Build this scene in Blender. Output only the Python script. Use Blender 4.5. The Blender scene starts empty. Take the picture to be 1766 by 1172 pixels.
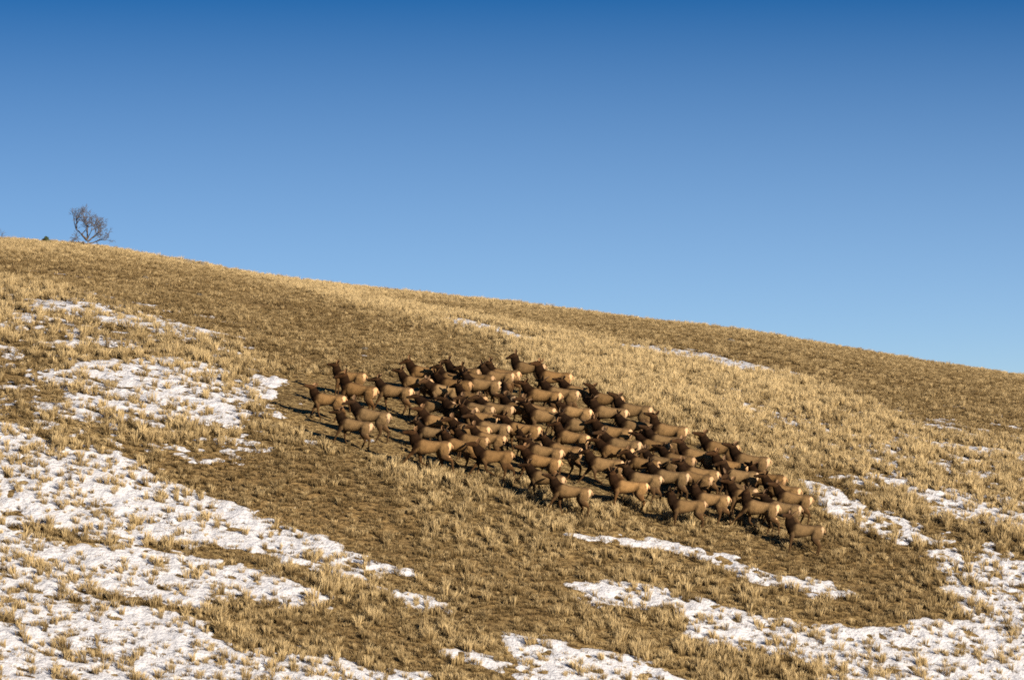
import bpy, bmesh, math, random
import numpy as np
from mathutils import Vector, Matrix, Euler

random.seed(7)
rng = np.random.default_rng(7)
sc = bpy.context.scene
col = sc.collection
R = math.radians

# ------------------------------------------------------------------ camera
W, H, F = 1766.0, 1172.0, 7273.0           # frame in photo pixels, focal length in the same unit
PITCH = R(4.0)
cam_d = bpy.data.cameras.new('camera'); cam = bpy.data.objects.new('camera', cam_d); col.objects.link(cam)
cam.location = (0, 0, 0); cam.rotation_euler = (R(90) + PITCH, 0, 0)
cam_d.sensor_width = 36.0; cam_d.lens = 36.0 * F / W
cam_d.clip_start = 0.5; cam_d.clip_end = 6000
sc.camera = cam

# ------------------------------------------------------------------ light
SUN_AZ, SUN_EL = 43.0, 15.5                # degrees from +X towards the camera, elevation
world = bpy.data.worlds.new('World'); sc.world = world; world.use_nodes = True
nt = world.node_tree; nt.nodes.clear()
sky = nt.nodes.new('ShaderNodeTexSky'); sky.sky_type = 'NISHITA'; sky.sun_disc = False
sky.sun_elevation = R(SUN_EL); sky.sun_rotation = R(90 + SUN_AZ)
sky.altitude = 1500; sky.air_density = 1.0; sky.dust_density = 0.3; sky.ozone_density = 3.0
tc = nt.nodes.new('ShaderNodeTexCoord'); sp = nt.nodes.new('ShaderNodeSeparateXYZ'); cb = nt.nodes.new('ShaderNodeCombineXYZ')
nt.links.new(tc.outputs['Generated'], sp.inputs[0])        # crisp mountain air: the pale band at the horizon is narrow
ma = nt.nodes.new('ShaderNodeMath'); ma.operation = 'MULTIPLY_ADD'; ma.inputs[1].default_value = 5.5; ma.inputs[2].default_value = -0.27
mm = nt.nodes.new('ShaderNodeMath'); mm.operation = 'MAXIMUM'; mm.inputs[1].default_value = 0.03
nt.links.new(sp.outputs[2], ma.inputs[0]); nt.links.new(ma.outputs[0], mm.inputs[0])
nt.links.new(sp.outputs[0], cb.inputs[0]); nt.links.new(sp.outputs[1], cb.inputs[1]); nt.links.new(mm.outputs[0], cb.inputs[2])
nrm = nt.nodes.new('ShaderNodeVectorMath'); nrm.operation = 'NORMALIZE'
nt.links.new(cb.outputs[0], nrm.inputs[0]); nt.links.new(nrm.outputs[0], sky.inputs['Vector'])
hsv = nt.nodes.new('ShaderNodeHueSaturation'); hsv.inputs['Saturation'].default_value = 1.28; hsv.inputs['Hue'].default_value = 0.503
nt.links.new(sky.outputs[0], hsv.inputs['Color'])
bg = nt.nodes.new('ShaderNodeBackground'); bg.inputs['Strength'].default_value = 0.066
hz = nt.nodes.new('ShaderNodeMapRange'); hz.interpolation_type = 'LINEAR'      # pale winter haze low in the air
hz.inputs['From Min'].default_value = 0.151; hz.inputs['From Max'].default_value = 0.03; hz.inputs['To Max'].default_value = 0.95
nt.links.new(sp.outputs[2], hz.inputs['Value'])
hm = nt.nodes.new('ShaderNodeMix'); hm.data_type = 'RGBA'; hm.inputs[7].default_value = (2.65, 3.75, 4.95, 1)
nt.links.new(hz.outputs[0], hm.inputs[0]); nt.links.new(hsv.outputs[0], hm.inputs[6]); nt.links.new(hm.outputs[2], bg.inputs['Color'])
wo = nt.nodes.new('ShaderNodeOutputWorld'); nt.links.new(bg.outputs[0], wo.inputs['Surface'])

sun_d = bpy.data.lights.new('sun', 'SUN'); sun = bpy.data.objects.new('sun', sun_d); col.objects.link(sun)
sun_d.energy = 5.0; sun_d.angle = R(0.5); sun_d.color = (1.0, 0.87, 0.71)
SUN_DIR = Vector((math.cos(R(SUN_AZ)) * math.cos(R(SUN_EL)), -math.sin(R(SUN_AZ)) * math.cos(R(SUN_EL)), math.sin(R(SUN_EL))))
sun.rotation_euler = SUN_DIR.to_track_quat('Z', 'Y').to_euler()
sun.location = SUN_DIR * 50

sc.view_settings.view_transform = 'Standard'; sc.view_settings.look = 'None'
sc.view_settings.exposure = 1.17; sc.view_settings.gamma = 1.0
sc.view_settings.use_curve_mapping = False
sc.render.engine = 'CYCLES'
sc.cycles.max_bounces = 5; sc.cycles.diffuse_bounces = 1; sc.cycles.glossy_bounces = 1
sc.cycles.transmission_bounces = 2; sc.cycles.transparent_max_bounces = 4
sc.cycles.use_denoising = False; sc.cycles.filter_width = 1.8

# ------------------------------------------------------------------ helpers
def hash2(ix, iy, seed):
    h = (ix.astype(np.int64) * 374761393 + iy.astype(np.int64) * 668265263 + seed * 974634777) & 0xffffffff
    h = ((h ^ (h >> 13)) * 1274126177) & 0xffffffff
    return ((h ^ (h >> 16)) & 0xffff) / 65535.0

def vnoise(x, y, seed=0):                   # smooth value noise, -1..1
    ix = np.floor(x); iy = np.floor(y); fx = x - ix; fy = y - iy
    fx = fx * fx * (3 - 2 * fx); fy = fy * fy * (3 - 2 * fy)
    a = hash2(ix, iy, seed); b = hash2(ix + 1, iy, seed); c = hash2(ix, iy + 1, seed); d = hash2(ix + 1, iy + 1, seed)
    return ((a * (1 - fx) + b * fx) * (1 - fy) + (c * (1 - fx) + d * fx) * fy) * 2 - 1

def fbm(x, y, seed=0, oct=3):
    s = 0; a = 1; n = 0
    for k in range(oct):
        s = s + a * vnoise(x * 2 ** k + 17.3 * k, y * 2 ** k - 9.1 * k, seed + k); n += a; a *= 0.55
    return s / n

def prop(o, **k):
    for a, b in k.items():
        if b is not None: o[a] = b

def tag(o, label, cat, group=None):
    o['label'] = label; o['category'] = cat
    if group: o['group'] = group

def link_mesh(name, me, parent=None):
    o = bpy.data.objects.new(name, me); col.objects.link(o)
    if parent: o.parent = parent
    return o

def mesh_np(name, v, f, smooth=True):
    me = bpy.data.meshes.new(name)
    v = np.asarray(v, dtype=np.float32); f = np.asarray(f, dtype=np.int32)
    k = f.shape[1]
    me.vertices.add(len(v)); me.vertices.foreach_set('co', v.ravel())
    me.loops.add(f.size); me.loops.foreach_set('vertex_index', f.ravel())
    me.polygons.add(len(f)); me.polygons.foreach_set('loop_start', np.arange(0, f.size, k, dtype=np.int32))
    me.update(calc_edges=True); me.validate()
    if smooth: me.polygons.foreach_set('use_smooth', np.ones(len(me.polygons), dtype=bool))
    return me

# ------------------------------------------------------------------ the hill
YB, S_RIDGE = 140.0, 110.0
_sk = np.array([(-3000, 470), (-900, 402), (-300, 395), (0, 406), (75, 411), (155, 418), (250, 434), (350, 451), (430, 466), (560, 483), (700, 497),
                (900, 517), (1100, 541), (1300, 566), (1450, 590), (1600, 616), (1766, 641), (2100, 690), (3000, 800), (5000, 900)], float)
_tx = np.arange(-3000, 5001, 10.0); _ty = np.interp(_tx, _sk[:, 0], _sk[:, 1]) + 9
_kern = np.hanning(9); _kern /= _kern.sum(); _ty = np.convolve(np.pad(_ty, 4, mode='edge'), _kern, 'valid')
_gs = np.linspace(0, 200, 2001); _gi = 1 / (1 + (_gs / 27.0) ** 3); _gg = np.concatenate([[0], np.cumsum((_gi[1:] + _gi[:-1]) / 2 * 0.1)])
_GN = np.interp(S_RIDGE, _gs, _gg)

def rows(c, s):
    rs = np.interp(c, _tx, _ty); rb = 1172 + 300 * np.tanh((c - 883) / 1500)
    g = np.where(s > 0, np.interp(np.clip(s, 0, S_RIDGE), _gs, _gg) / _GN, s / _GN)
    return rb - (rb - rs) * g

def elev(row):
    return np.tan(PITCH + np.arctan((H / 2 - row) / F))

def terrain(x, y):
    x = np.asarray(x, float); y = np.asarray(y, float)
    ye = np.clip(y, 122.0, YB + S_RIDGE)
    phi = x / ye
    c = W / 2 + F * phi * 0.9985
    z = ye * elev(rows(c, ye - YB))
    d = np.clip(y - (YB + S_RIDGE), 0, None); dd = np.minimum(d, 160)
    ths = elev(np.interp(c, _tx, _ty))
    z = z + dd * ths - 0.0007 * dd * dd - (d - dd) * 0.14
    dn = np.clip(122.0 - y, 0, None)                # in front of the frame the hill runs down into a draw
    z = z - 22 * (1 - np.exp(-dn * 0.50 / 22))
    t = np.clip((66 - y) / 66, 0, 1.6); t = np.minimum(t, 1.0)
    z = z * (1 - t * t * (3 - 2 * t)) + (-1.75) * t * t * (3 - 2 * t)
    amp = np.clip((262 - y) / 60, 0.25, 1)
    z = z + amp * (0.16 * fbm(x / 6.5, y / 9.0, 3, 2) + 0.05 * fbm(x / 1.3, y / 1.5, 8, 2))
    return z

def to_px(x, y, z):
    cp, sp = math.cos(PITCH), math.sin(PITCH)
    dep = y * cp + z * sp; up = -y * sp + z * cp
    dep = np.maximum(dep, 1.0)
    return W / 2 + F * x / dep, H / 2 - F * up / dep

def ground_at(px, py):                      # where the sight line through a photo pixel meets the hill
    cp, sp = math.cos(PITCH), math.sin(PITCH)
    a = (px - W / 2) / F; b = (H / 2 - py) / F
    d = np.array([a, cp - b * sp, sp + b * cp])
    ts = np.linspace(110, 300, 1901); p = ts[:, None] * d[None]
    h = p[:, 2] - terrain(p[:, 0], p[:, 1])
    i = int(np.argmax(h < 0))
    if h[i] >= 0: return None
    t = ts[i - 1] + (ts[i] - ts[i - 1]) * h[i - 1] / (h[i - 1] - h[i]) if i else ts[0]
    q = t * d; return Vector((q[0], q[1], float(terrain(q[0], q[1]))))

def poly_field(px, py, pts, width):         # soft inside-ness of a polygon patch of ground
    pts = np.asarray(pts, float); n = len(pts)
    inside = np.zeros(px.shape, bool); dist = np.full(px.shape, 1e9)
    for i in range(n):
        x0, y0 = pts[i]; x1, y1 = pts[(i + 1) % n]
        cnd = (y0 > py) != (y1 > py)
        xi = (x1 - x0) * (py - y0) / ((y1 - y0) if y1 != y0 else 1e-9) + x0
        inside ^= cnd & (px < xi)
        dx, dy = x1 - x0, y1 - y0
        t = np.clip(((px - x0) * dx + (py - y0) * dy) / (dx * dx + dy * dy + 1e-9), 0, 1)
        dist = np.minimum(dist, np.hypot(px - x0 - t * dx, (py - y0 - t * dy) * 1.6))
    sd = np.where(inside, dist, -dist)
    return np.clip(0.5 + sd / width, 0, 1)

SNOW = [
    (1.0, 26, [(-400, 600), (-50, 712), (40, 740), (90, 772), (200, 788), (300, 833), (420, 878), (520, 908), (620, 953), (735, 992), (650, 1004), (560, 988), (450, 955), (380, 938), (250, 935), (100, 915), (-50, 900), (-400, 800)]),
    (1.0, 26, [(-400, 800), (-50, 895), (120, 935), (300, 955), (450, 985), (560, 1030), (575, 1047), (480, 1045), (380, 1035), (350, 1050), (200, 1020), (-50, 1010), (-400, 950)]),
    (0.85, 30, [(-400, 900), (-50, 1005), (200, 1040), (330, 1062), (400, 1110), (560, 1130), (740, 1160), (760, 1260), (-400, 1260)]),
    (0.85, 16, [(610, 1000), (700, 1018), (760, 1035), (806, 1064), (740, 1058), (690, 1040)]),
    (0.95, 24, [(90, 625), (200, 618), (330, 622), (400, 640), (400, 660), (470, 650), (485, 680), (430, 700), (420, 740), (300, 730), (230, 710), (110, 700), (110, 670), (40, 648)]),
    (0.72, 16, [(30, 510), (150, 513), (240, 540), (340, 562), (415, 590), (330, 592), (200, 562), (60, 535)]),
    (0.60, 16, [(110, 572), (230, 588), (340, 612), (200, 610), (110, 595)]),
    (0.70, 10, [(270, 772), (380, 787), (440, 805), (330, 800)]),
    (0.64, 10, [(50, 708), (160, 716), (150, 727), (40, 722)]),
    (0.60, 12, [(-60, 540), (30, 552), (40, 566), (-60, 562)]),
    (0.56, 10, [(10, 478), (70, 484), (60, 492), (0, 488)]),
    (0.70, 45, [(1540, 890), (1640, 925), (1766, 955), (2000, 990), (2000, 1090), (1640, 1066), (1625, 985)]),
    (0.86, 34, [(972, 1008), (1100, 1003), (1200, 1033), (1400, 1075), (1530, 1082), (1700, 1050), (2000, 1040), (2000, 1260), (1500, 1260), (1380, 1130), (1200, 1100), (1150, 1055), (1000, 1035)]),
    (0.85, 22, [(860, 1093), (960, 1103), (1080, 1128), (1180, 1165), (1260, 1200), (900, 1200), (880, 1120)]),
    (0.75, 14, [(735, 1110), (820, 1122), (910, 1148), (860, 1155), (760, 1128)]),
    (0.78, 15, [(950, 912), (1050, 923), (1150, 933), (1250, 953), (1310, 985), (1400, 992), (1500, 1027), (1420, 1032), (1300, 1005), (1200, 962), (1100, 945), (1000, 935)]),
    (0.68, 16, [(1370, 822), (1450, 843), (1500, 875), (1570, 895), (1630, 950), (1540, 940), (1450, 900), (1390, 852)]),
    (0.80, 8, [(750, 543), (810, 552), (880, 571), (950, 592), (900, 588), (760, 553)]),
    (0.88, 9, [(1030, 588), (1200, 606), (1390, 646), (1300, 646), (1150, 616)]),
    (0.70, 10, [(1150, 660), (1300, 700), (1400, 730), (1500, 763), (1400, 745), (1250, 700)]),
    (0.88, 11, [(1470, 717), (1600, 758), (1900, 800), (1900, 815), (1620, 778)]),
    (0.72, 18, [(1500, 812), (1640, 850), (1900, 910), (1900, 945), (1650, 895), (1560, 855)]),
    (0.38, 60, [(1150, 640), (1900, 740), (1900, 940), (1560, 890), (1350, 800), (1200, 720)]),
    (0.38, 60, [(-200, 470), (120, 480), (430, 580), (500, 700), (460, 830), (200, 780), (-200, 720)]),
    (0.52, 10, [(500, 742), (560, 760), (540, 770), (500, 755)]),
]
DARK = [
    (0.95, 30, [(-300, 436), (0, 440), (200, 447), (420, 480), (560, 520), (700, 560), (860, 595), (870, 645), (700, 645), (520, 640), (440, 610), (340, 570), (150, 513), (60, 480), (-300, 470)]),
    (0.7, 30, [(-300, 560), (-50, 590), (90, 620), (100, 690), (60, 740), (-50, 700), (-300, 640)]),
    (0.9, 40, [(180, 770), (330, 780), (470, 770), (600, 790), (700, 850), (720, 930), (740, 1000), (560, 930), (420, 880), (300, 820)]),
    (0.6, 60, [(700, 950), (900, 960), (1000, 960), (960, 1080), (850, 1090), (760, 1020)]),
    (0.75, 24, [(640, 508), (1100, 552), (1500, 608), (2000, 700), (2000, 790), (1600, 745), (1400, 655), (1150, 604), (900, 560)]),
    (0.5, 90, [(1380, 900), (1560, 950), (1640, 1010), (1620, 1060), (1450, 1050), (1250, 970), (1150, 930)]),
    (0.7, 30, [(440, 1055), (700, 1085), (780, 1130), (600, 1125), (450, 1095)]),
    (0.7, 30, [(60, 1070), (280, 1085), (290, 1130), (130, 1125)]),
]

HERD = [(450, 640), (560, 650), (700, 650), (900, 660), (1040, 700), (1200, 770), (1300, 820), (1400, 880), (1400, 930), (1250, 890), (1000, 850), (850, 810), (640, 790), (470, 730)]   # grass trampled short by the herd; its darker tint paints in their shade
def snow_mask(x, y, px, py):
    m = np.zeros(px.shape)
    for s, w, p in SNOW: m = np.maximum(m, s * poly_field(px, py, p, w * 1.4))
    xr = x * 0.98 + (y - 160) * 0.05; yr = y
    n = fbm(xr / 1.7, yr / 0.7, 21, 3) * 0.48 + fbm(x / 0.36, y / 0.34, 40, 2) * 0.34
    out = (px < -150) | (px > W + 150) | (py > H + 60)
    wide = 0.45 + 0.5 * fbm(x / 9, y / 4, 77, 2)
    m = np.where(out, np.maximum(m, wide), m)
    return 0.5 + np.where(m > 0.44, np.minimum(0.36, (m - 0.44) * 1.05), (m - 0.44) * 1.1) + n

PALE = [(430, 474), (640, 505), (900, 556), (1150, 600), (1400, 652), (1600, 742), (1900, 785), (1900, 960), (1600, 885), (1400, 810), (1200, 735), (1050, 680), (960, 630), (880, 592), (700, 545)]
def dark_mask(px, py):
    m = np.zeros(px.shape)
    for s, w, p in DARK: m = np.maximum(m, s * poly_field(px, py, p, w))
    return m

def stretch(a, b, lo, hi, d0, grow=1.25):
    left = []; v = a; d = d0
    while v > lo: d *= grow; v -= d; left.append(max(v, lo))
    right = []; v = b; d = d0
    while v < hi: d *= grow; v += d; right.append(min(v, hi))
    return np.array(left[::-1]), np.array(right)

xin = np.arange(-33, 33.01, 0.10); xl, xr_ = stretch(-33, 33, -900, 900, 0.3)
yin = np.concatenate([np.arange(128, 186, 0.13), np.arange(186, 262, 0.32)]); yl, yr_ = stretch(128, 262, -300, 1500, 0.3)
XS = np.concatenate([xl, xin, xr_]); YS = np.concatenate([yl, yin, yr_])
GX, GY = np.meshgrid(XS, YS); GZ = terrain(GX, GY)
nx, ny = len(XS), len(YS)
idx = np.arange(nx * ny).reshape(ny, nx)
quads = np.stack([idx[:-1, :-1], idx[:-1, 1:], idx[1:, 1:], idx[1:, :-1]], -1).reshape(-1, 4)
me = mesh_np('ground', np.stack([GX, GY, GZ], -1).reshape(-1, 3), quads)
PX, PY = to_px(GX, GY, GZ)
at = me.attributes.new('bare', 'FLOAT', 'POINT'); at.data.foreach_set('value', dark_mask(PX, PY).astype(np.float32).ravel())
ground = link_mesh('ground', me); ground['kind'] = 'structure'

# snow: a sheet with its own thickness that lies over the ground where drifts have stayed
i0, i1 = len(xl), len(xl) + len(xin); j0, j1 = len(yl), len(yl) + len(yin)
sx = GX[j0:j1, i0:i1]; sy = GY[j0:j1, i0:i1]; sz = GZ[j0:j1, i0:i1]
M = snow_mask(sx, sy, PX[j0:j1, i0:i1], PY[j0:j1, i0:i1])
lump = fbm(sx / 0.34, sy / 0.40, 91, 2) + 0.7 * (0.5 - np.abs(vnoise(sx / 0.42 + 5, sy / 0.5, 93)) * 1.6)
hh = np.clip((M - 0.5) * 0.20, -0.10, 0.045) + 0.06 * (lump - 0.02) * np.clip((M - 0.3) * 2, 0, 1)
keep = (hh > -0.035)
kc = keep[:-1, :-1] | keep[1:, :-1] | keep[:-1, 1:] | keep[1:, 1:]
n2x = sx.shape[1]; id2 = np.arange(sx.size).reshape(sx.shape)
q2 = np.stack([id2[:-1, :-1], id2[:-1, 1:], id2[1:, 1:], id2[1:, :-1]], -1)[kc]
used = np.unique(q2); remap = np.full(sx.size, -1); remap[used] = np.arange(len(used))
vs = np.stack([sx, sy, sz + hh], -1).reshape(-1, 3)[used]
sme = mesh_np('snow', vs, remap[q2])
snow = link_mesh('snow', sme); snow['kind'] = 'structure'

# ------------------------------------------------------------------ materials
def mat(name):
    m = bpy.data.materials.new(name); m.use_nodes = True
    n = m.node_tree; b = n.nodes['Principled BSDF']
    b.inputs['Roughness'].default_value = 0.9
    b.inputs['Specular IOR Level'].default_value = 0.08
    return m, n, b

def node(n, t, **k):
    x = n.nodes.new(t)
    for a, v in k.items():
        if a in x.inputs: x.inputs[a].default_value = v
        else: setattr(x, a, v)
    return x

def ramp(n, src, stops):
    r = n.nodes.new('ShaderNodeValToRGB'); n.links.new(src, r.inputs['Fac'])
    e = r.color_ramp.elements
    while len(e) < len(stops): e.new(0.5)
    for el, (p, c) in zip(e, stops): el.position = p; el.color = (*c, 1)
    return r

def mixc(n, fac, a, b):
    m = n.nodes.new('ShaderNodeMix'); m.data_type = 'RGBA'
    for s, v in ((m.inputs[0], fac), (m.inputs[6], a), (m.inputs[7], b)):
        if hasattr(v, 'links'): n.links.new(v, s)
        else: s.default_value = v if isinstance(v, float) else (*v, 1)
    return m.outputs[2]

m, n, b = mat('winter soil and thatch')
geo = node(n, 'ShaderNodeNewGeometry')
def noise(sc_, det=4, rough=0.6):
    x = node(n, 'ShaderNodeTexNoise', Scale=sc_, Detail=det, Roughness=rough)
    n.links.new(geo.outputs['Position'], x.inputs['Vector']); return x.outputs['Fac']
r1 = ramp(n, noise(4.5, 5, 0.7), [(0.36, (0.032, 0.020, 0.009)), (0.46, (0.120, 0.078, 0.032)), (0.55, (0.216, 0.151, 0.065)), (0.68, (0.336, 0.248, 0.117))])
r2 = ramp(n, noise(5.5, 5, 0.7), [(0.36, (0.045, 0.029, 0.012)), (0.47, (0.150, 0.097, 0.041)), (0.62, (0.270, 0.184, 0.079))])
ab = node(n, 'ShaderNodeAttribute', attribute_name='bare')
c = mixc(n, ab.outputs['Fac'], r1.outputs[0], r2.outputs[0])
big = ramp(n, noise(0.35, 3), [(0.35, (0.8, 0.8, 0.8)), (0.65, (1.12, 1.1, 1.05))])
mu = n.nodes.new('ShaderNodeMix'); mu.data_type = 'RGBA'; mu.blend_type = 'MULTIPLY'; mu.inputs[0].default_value = 1
n.links.new(c, mu.inputs[6]); n.links.new(big.outputs[0], mu.inputs[7]); n.links.new(mu.outputs[2], b.inputs['Base Color'])
bp = node(n, 'ShaderNodeBump', Strength=0.9, Distance=0.10); n.links.new(noise(6, 5, 0.7), bp.inputs['Height']); n.links.new(bp.outputs[0], b.inputs['Normal'])
ground.data.materials.append(m)

m, n, b = mat('old crusted snow')
geo = node(n, 'ShaderNodeNewGeometry')
r1 = ramp(n, noise(7, 4, 0.6), [(0.30, (0.35, 0.325, 0.30)), (0.42, (0.465, 0.465, 0.48)), (0.6, (0.51, 0.515, 0.535))])
n.links.new(r1.outputs[0], b.inputs['Base Color']); b.inputs['Roughness'].default_value = 0.75
bp = node(n, 'ShaderNodeBump', Strength=0.9, Distance=0.12); n.links.new(noise(6, 4, 0.65), bp.inputs['Height']); n.links.new(bp.outputs[0], b.inputs['Normal'])
snow.data.materials.append(m)

# grass blade: colour runs from a dark base to a pale tip and varies from tuft to tuft
m, n, b = mat('dry grass')
hb = node(n, 'ShaderNodeAttribute', attribute_name='along')
ti = node(n, 'ShaderNodeAttribute', attribute_name='tint', attribute_type='INSTANCER')
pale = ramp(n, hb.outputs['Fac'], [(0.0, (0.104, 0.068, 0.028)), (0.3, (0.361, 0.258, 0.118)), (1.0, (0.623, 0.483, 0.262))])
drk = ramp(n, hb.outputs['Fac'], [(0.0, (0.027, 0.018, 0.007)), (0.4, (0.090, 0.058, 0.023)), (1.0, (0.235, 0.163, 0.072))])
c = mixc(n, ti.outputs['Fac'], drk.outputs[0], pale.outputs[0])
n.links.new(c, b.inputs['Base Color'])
tr = node(n, 'ShaderNodeBsdfTranslucent'); n.links.new(c, tr.inputs['Color'])
mx = node(n, 'ShaderNodeMixShader'); mx.inputs[0].default_value = 0.25
n.links.new(b.outputs[0], mx.inputs[1]); n.links.new(tr.outputs[0], mx.inputs[2])
n.links.new(mx.outputs[0], n.nodes['Material Output'].inputs['Surface'])
GRASS = m

# ------------------------------------------------------------------ grass
def tuft(seed, nb, height, spread, width, lean):
    r = random.Random(seed); v = []; f = []; al = []
    for k in range(nb):
        a = r.uniform(0, 2 * math.pi); rad = spread * math.sqrt(r.random()) * 0.45
        x, y = rad * math.cos(a), rad * math.sin(a)
        out = r.uniform(0.1, 1.0) * lean; h = height * r.uniform(0.55, 1.0)
        a2 = a + r.uniform(-0.7, 0.7); dx, dy = math.cos(a2) * out * h, math.sin(a2) * out * h
        wa = r.uniform(0, math.pi); wx, wy = math.cos(wa) * width / 2, math.sin(wa) * width / 2
        base = len(v)
        for t, wf in ((-0.06, 0.7), (0.45, 1.0), (0.8, 0.8)):
            q = t * t if t > 0 else 0
            px_, py_, pz = x + dx * q, y + dy * q, h * t * (1 - 0.12 * q)
            v += [(px_ - wx * wf, py_ - wy * wf, pz), (px_ + wx * wf, py_ + wy * wf, pz)]; al += [max(t, 0)] * 2
        v.append((x + dx * 1.05, y + dy * 1.05, h * 0.97)); al.append(1.0)
        f += [(base, base + 1, base + 3, base + 2), (base + 2, base + 3, base + 5, base + 4), (base + 4, base + 5, base + 6)]
    me = bpy.data.meshes.new('grass_tuft'); me.from_pydata(v, [], f)
    at = me.attributes.new('along', 'FLOAT', 'POINT'); at.data.foreach_set('value', al)
    me.materials.append(GRASS); return me

def scatter(name, pts, rot, scl, ids, tint, meshes):
    lib = bpy.data.collections.new(name + '_kinds')
    for i, q in enumerate(meshes):
        o = bpy.data.objects.new('grass_tuft', q); lib.objects.link(o)
    me = bpy.data.meshes.new(name); me.vertices.add(len(pts)); me.vertices.foreach_set('co', np.asarray(pts, np.float32).ravel())
    a = me.attributes.new('rot', 'FLOAT_VECTOR', 'POINT'); a.data.foreach_set('vector', np.asarray(rot, np.float32).ravel())
    a = me.attributes.new('scl', 'FLOAT_VECTOR', 'POINT'); a.data.foreach_set('vector', np.asarray(scl, np.float32).ravel())
    a = me.attributes.new('pick', 'INT', 'POINT'); a.data.foreach_set('value', np.asarray(ids, np.int32))
    a = me.attributes.new('tint', 'FLOAT', 'POINT'); a.data.foreach_set('value', np.asarray(tint, np.float32))
    o = link_mesh(name, me); o['kind'] = 'stuff'
    g = bpy.data.node_groups.new(name, 'GeometryNodeTree')
    g.interface.new_socket('Geometry', in_out='INPUT', socket_type='NodeSocketGeometry')
    g.interface.new_socket('Geometry', in_out='OUTPUT', socket_type='NodeSocketGeometry')
    N = g.nodes.new; gi = N('NodeGroupInput'); go = N('NodeGroupOutput')
    ci = N('GeometryNodeCollectionInfo'); ci.inputs['Collection'].default_value = lib
    ci.inputs['Separate Children'].default_value = True; ci.inputs['Reset Children'].default_value = True
    ip = N('GeometryNodeInstanceOnPoints'); ip.inputs['Pick Instance'].default_value = True
    def attr(nm, ty):
        q = N('GeometryNodeInputNamedAttribute'); q.data_type = ty; q.inputs['Name'].default_value = nm
        return q.outputs['Attribute']
    L = g.links.new
    L(gi.outputs[0], ip.inputs['Points']); L(ci.outputs[0], ip.inputs['Instance'])
    L(attr('pick', 'INT'), ip.inputs['Instance Index'])
    e2r = N('FunctionNodeEulerToRotation'); L(attr('rot', 'FLOAT_VECTOR'), e2r.inputs[0]); L(e2r.outputs[0], ip.inputs['Rotation'])
    L(attr('scl', 'FLOAT_VECTOR'), ip.inputs['Scale'])
    L(ip.outputs[0], go.inputs[0])
    md = o.modifiers.new('scatter', 'NODES'); md.node_group = g
    return o

def candidates(density, y0, y1, far_thin):
    n_ = int(density * 66 * (y1 - y0))
    x = rng.uniform(-33, 33, n_); y = rng.uniform(y0, y1, n_)
    k = np.abs(x) < y * 0.126 + 2.5; x, y = x[k], y[k]
    k = rng.random(len(x)) < np.where(y > 190, far_thin, 1.0); x, y = x[k], y[k]
    z = terrain(x, y); px, py = to_px(x, y, z)
    return x, y, z, px, py

# tall pale bunches
x, y, z, px, py = candidates(26.0, 129, 262, 0.75)
M = snow_mask(x, y, px, py); D = dark_mask(px, py)
PL = poly_field(px, py, PALE, 40); clump = 0.6 * fbm(x / 1.6, y / 1.2, 55, 2) + 0.7 * fbm(x / 0.45, y / 0.45, 56, 2); fine = fbm(x / 4.5, y / 2.5, 66, 2)
prob = np.clip(0.42 + 0.75 * clump + 0.35 * fine + 0.35 * PL, 0.02, 1)
prob = np.where(M > 0.5, np.clip(0.20 + 0.42 * clump + 0.22 * fine + 0.25 * np.clip((0.62 - M) * 8, 0, 1), 0.03, 0.8), prob)
far = np.clip((y - 168) / 30, 0, 1)
prob *= (1 - 0.6 * poly_field(px, py, HERD, 20)) * (1 - (0.3 + 0.45 * far) * D) * np.where(M > 0.5, 1 - 0.72 * far, 1 - 0.15 * far)
k = rng.random(len(x)) < prob
x, y, z, M, D, clump, px, py, PL = x[k], y[k], z[k], M[k], D[k], clump[k], px[k], py[k], PL[k]
nn = len(x); TR = poly_field(px, py, HERD, 20)
s = rng.uniform(0.45, 1.25, nn) * (1 - 0.35 * np.clip((y - 175) / 50, 0, 1)) * (1 - 0.42 * D) * (1 + 0.2 * clump) * np.where(M > 0.5, 0.85, 1.0) * (1 - 0.66 * TR)
tint = np.clip(0.62 + rng.normal(0, 0.26, nn) * (1 + 0.5 * D) + 0.3 * clump + 0.25 * PL - 0.42 * D + 0.15 * (M > 0.5) - 0.3 * TR, 0.0, 1.0)  # tufts among the herd tinted darker to paint in the animals' shade
rot = np.stack([rng.normal(0, 0.10, nn), rng.normal(0, 0.10, nn), rng.uniform(0, 6.28, nn)], -1)
scl = np.stack([s * rng.uniform(0.8, 1.3, nn), s * rng.uniform(0.8, 1.3, nn), s * rng.uniform(0.8, 1.25, nn)], -1)
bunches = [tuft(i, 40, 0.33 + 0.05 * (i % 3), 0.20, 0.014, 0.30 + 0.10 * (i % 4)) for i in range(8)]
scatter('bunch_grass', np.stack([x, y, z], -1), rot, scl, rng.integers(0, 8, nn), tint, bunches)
print('bunch grass', nn)

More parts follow.
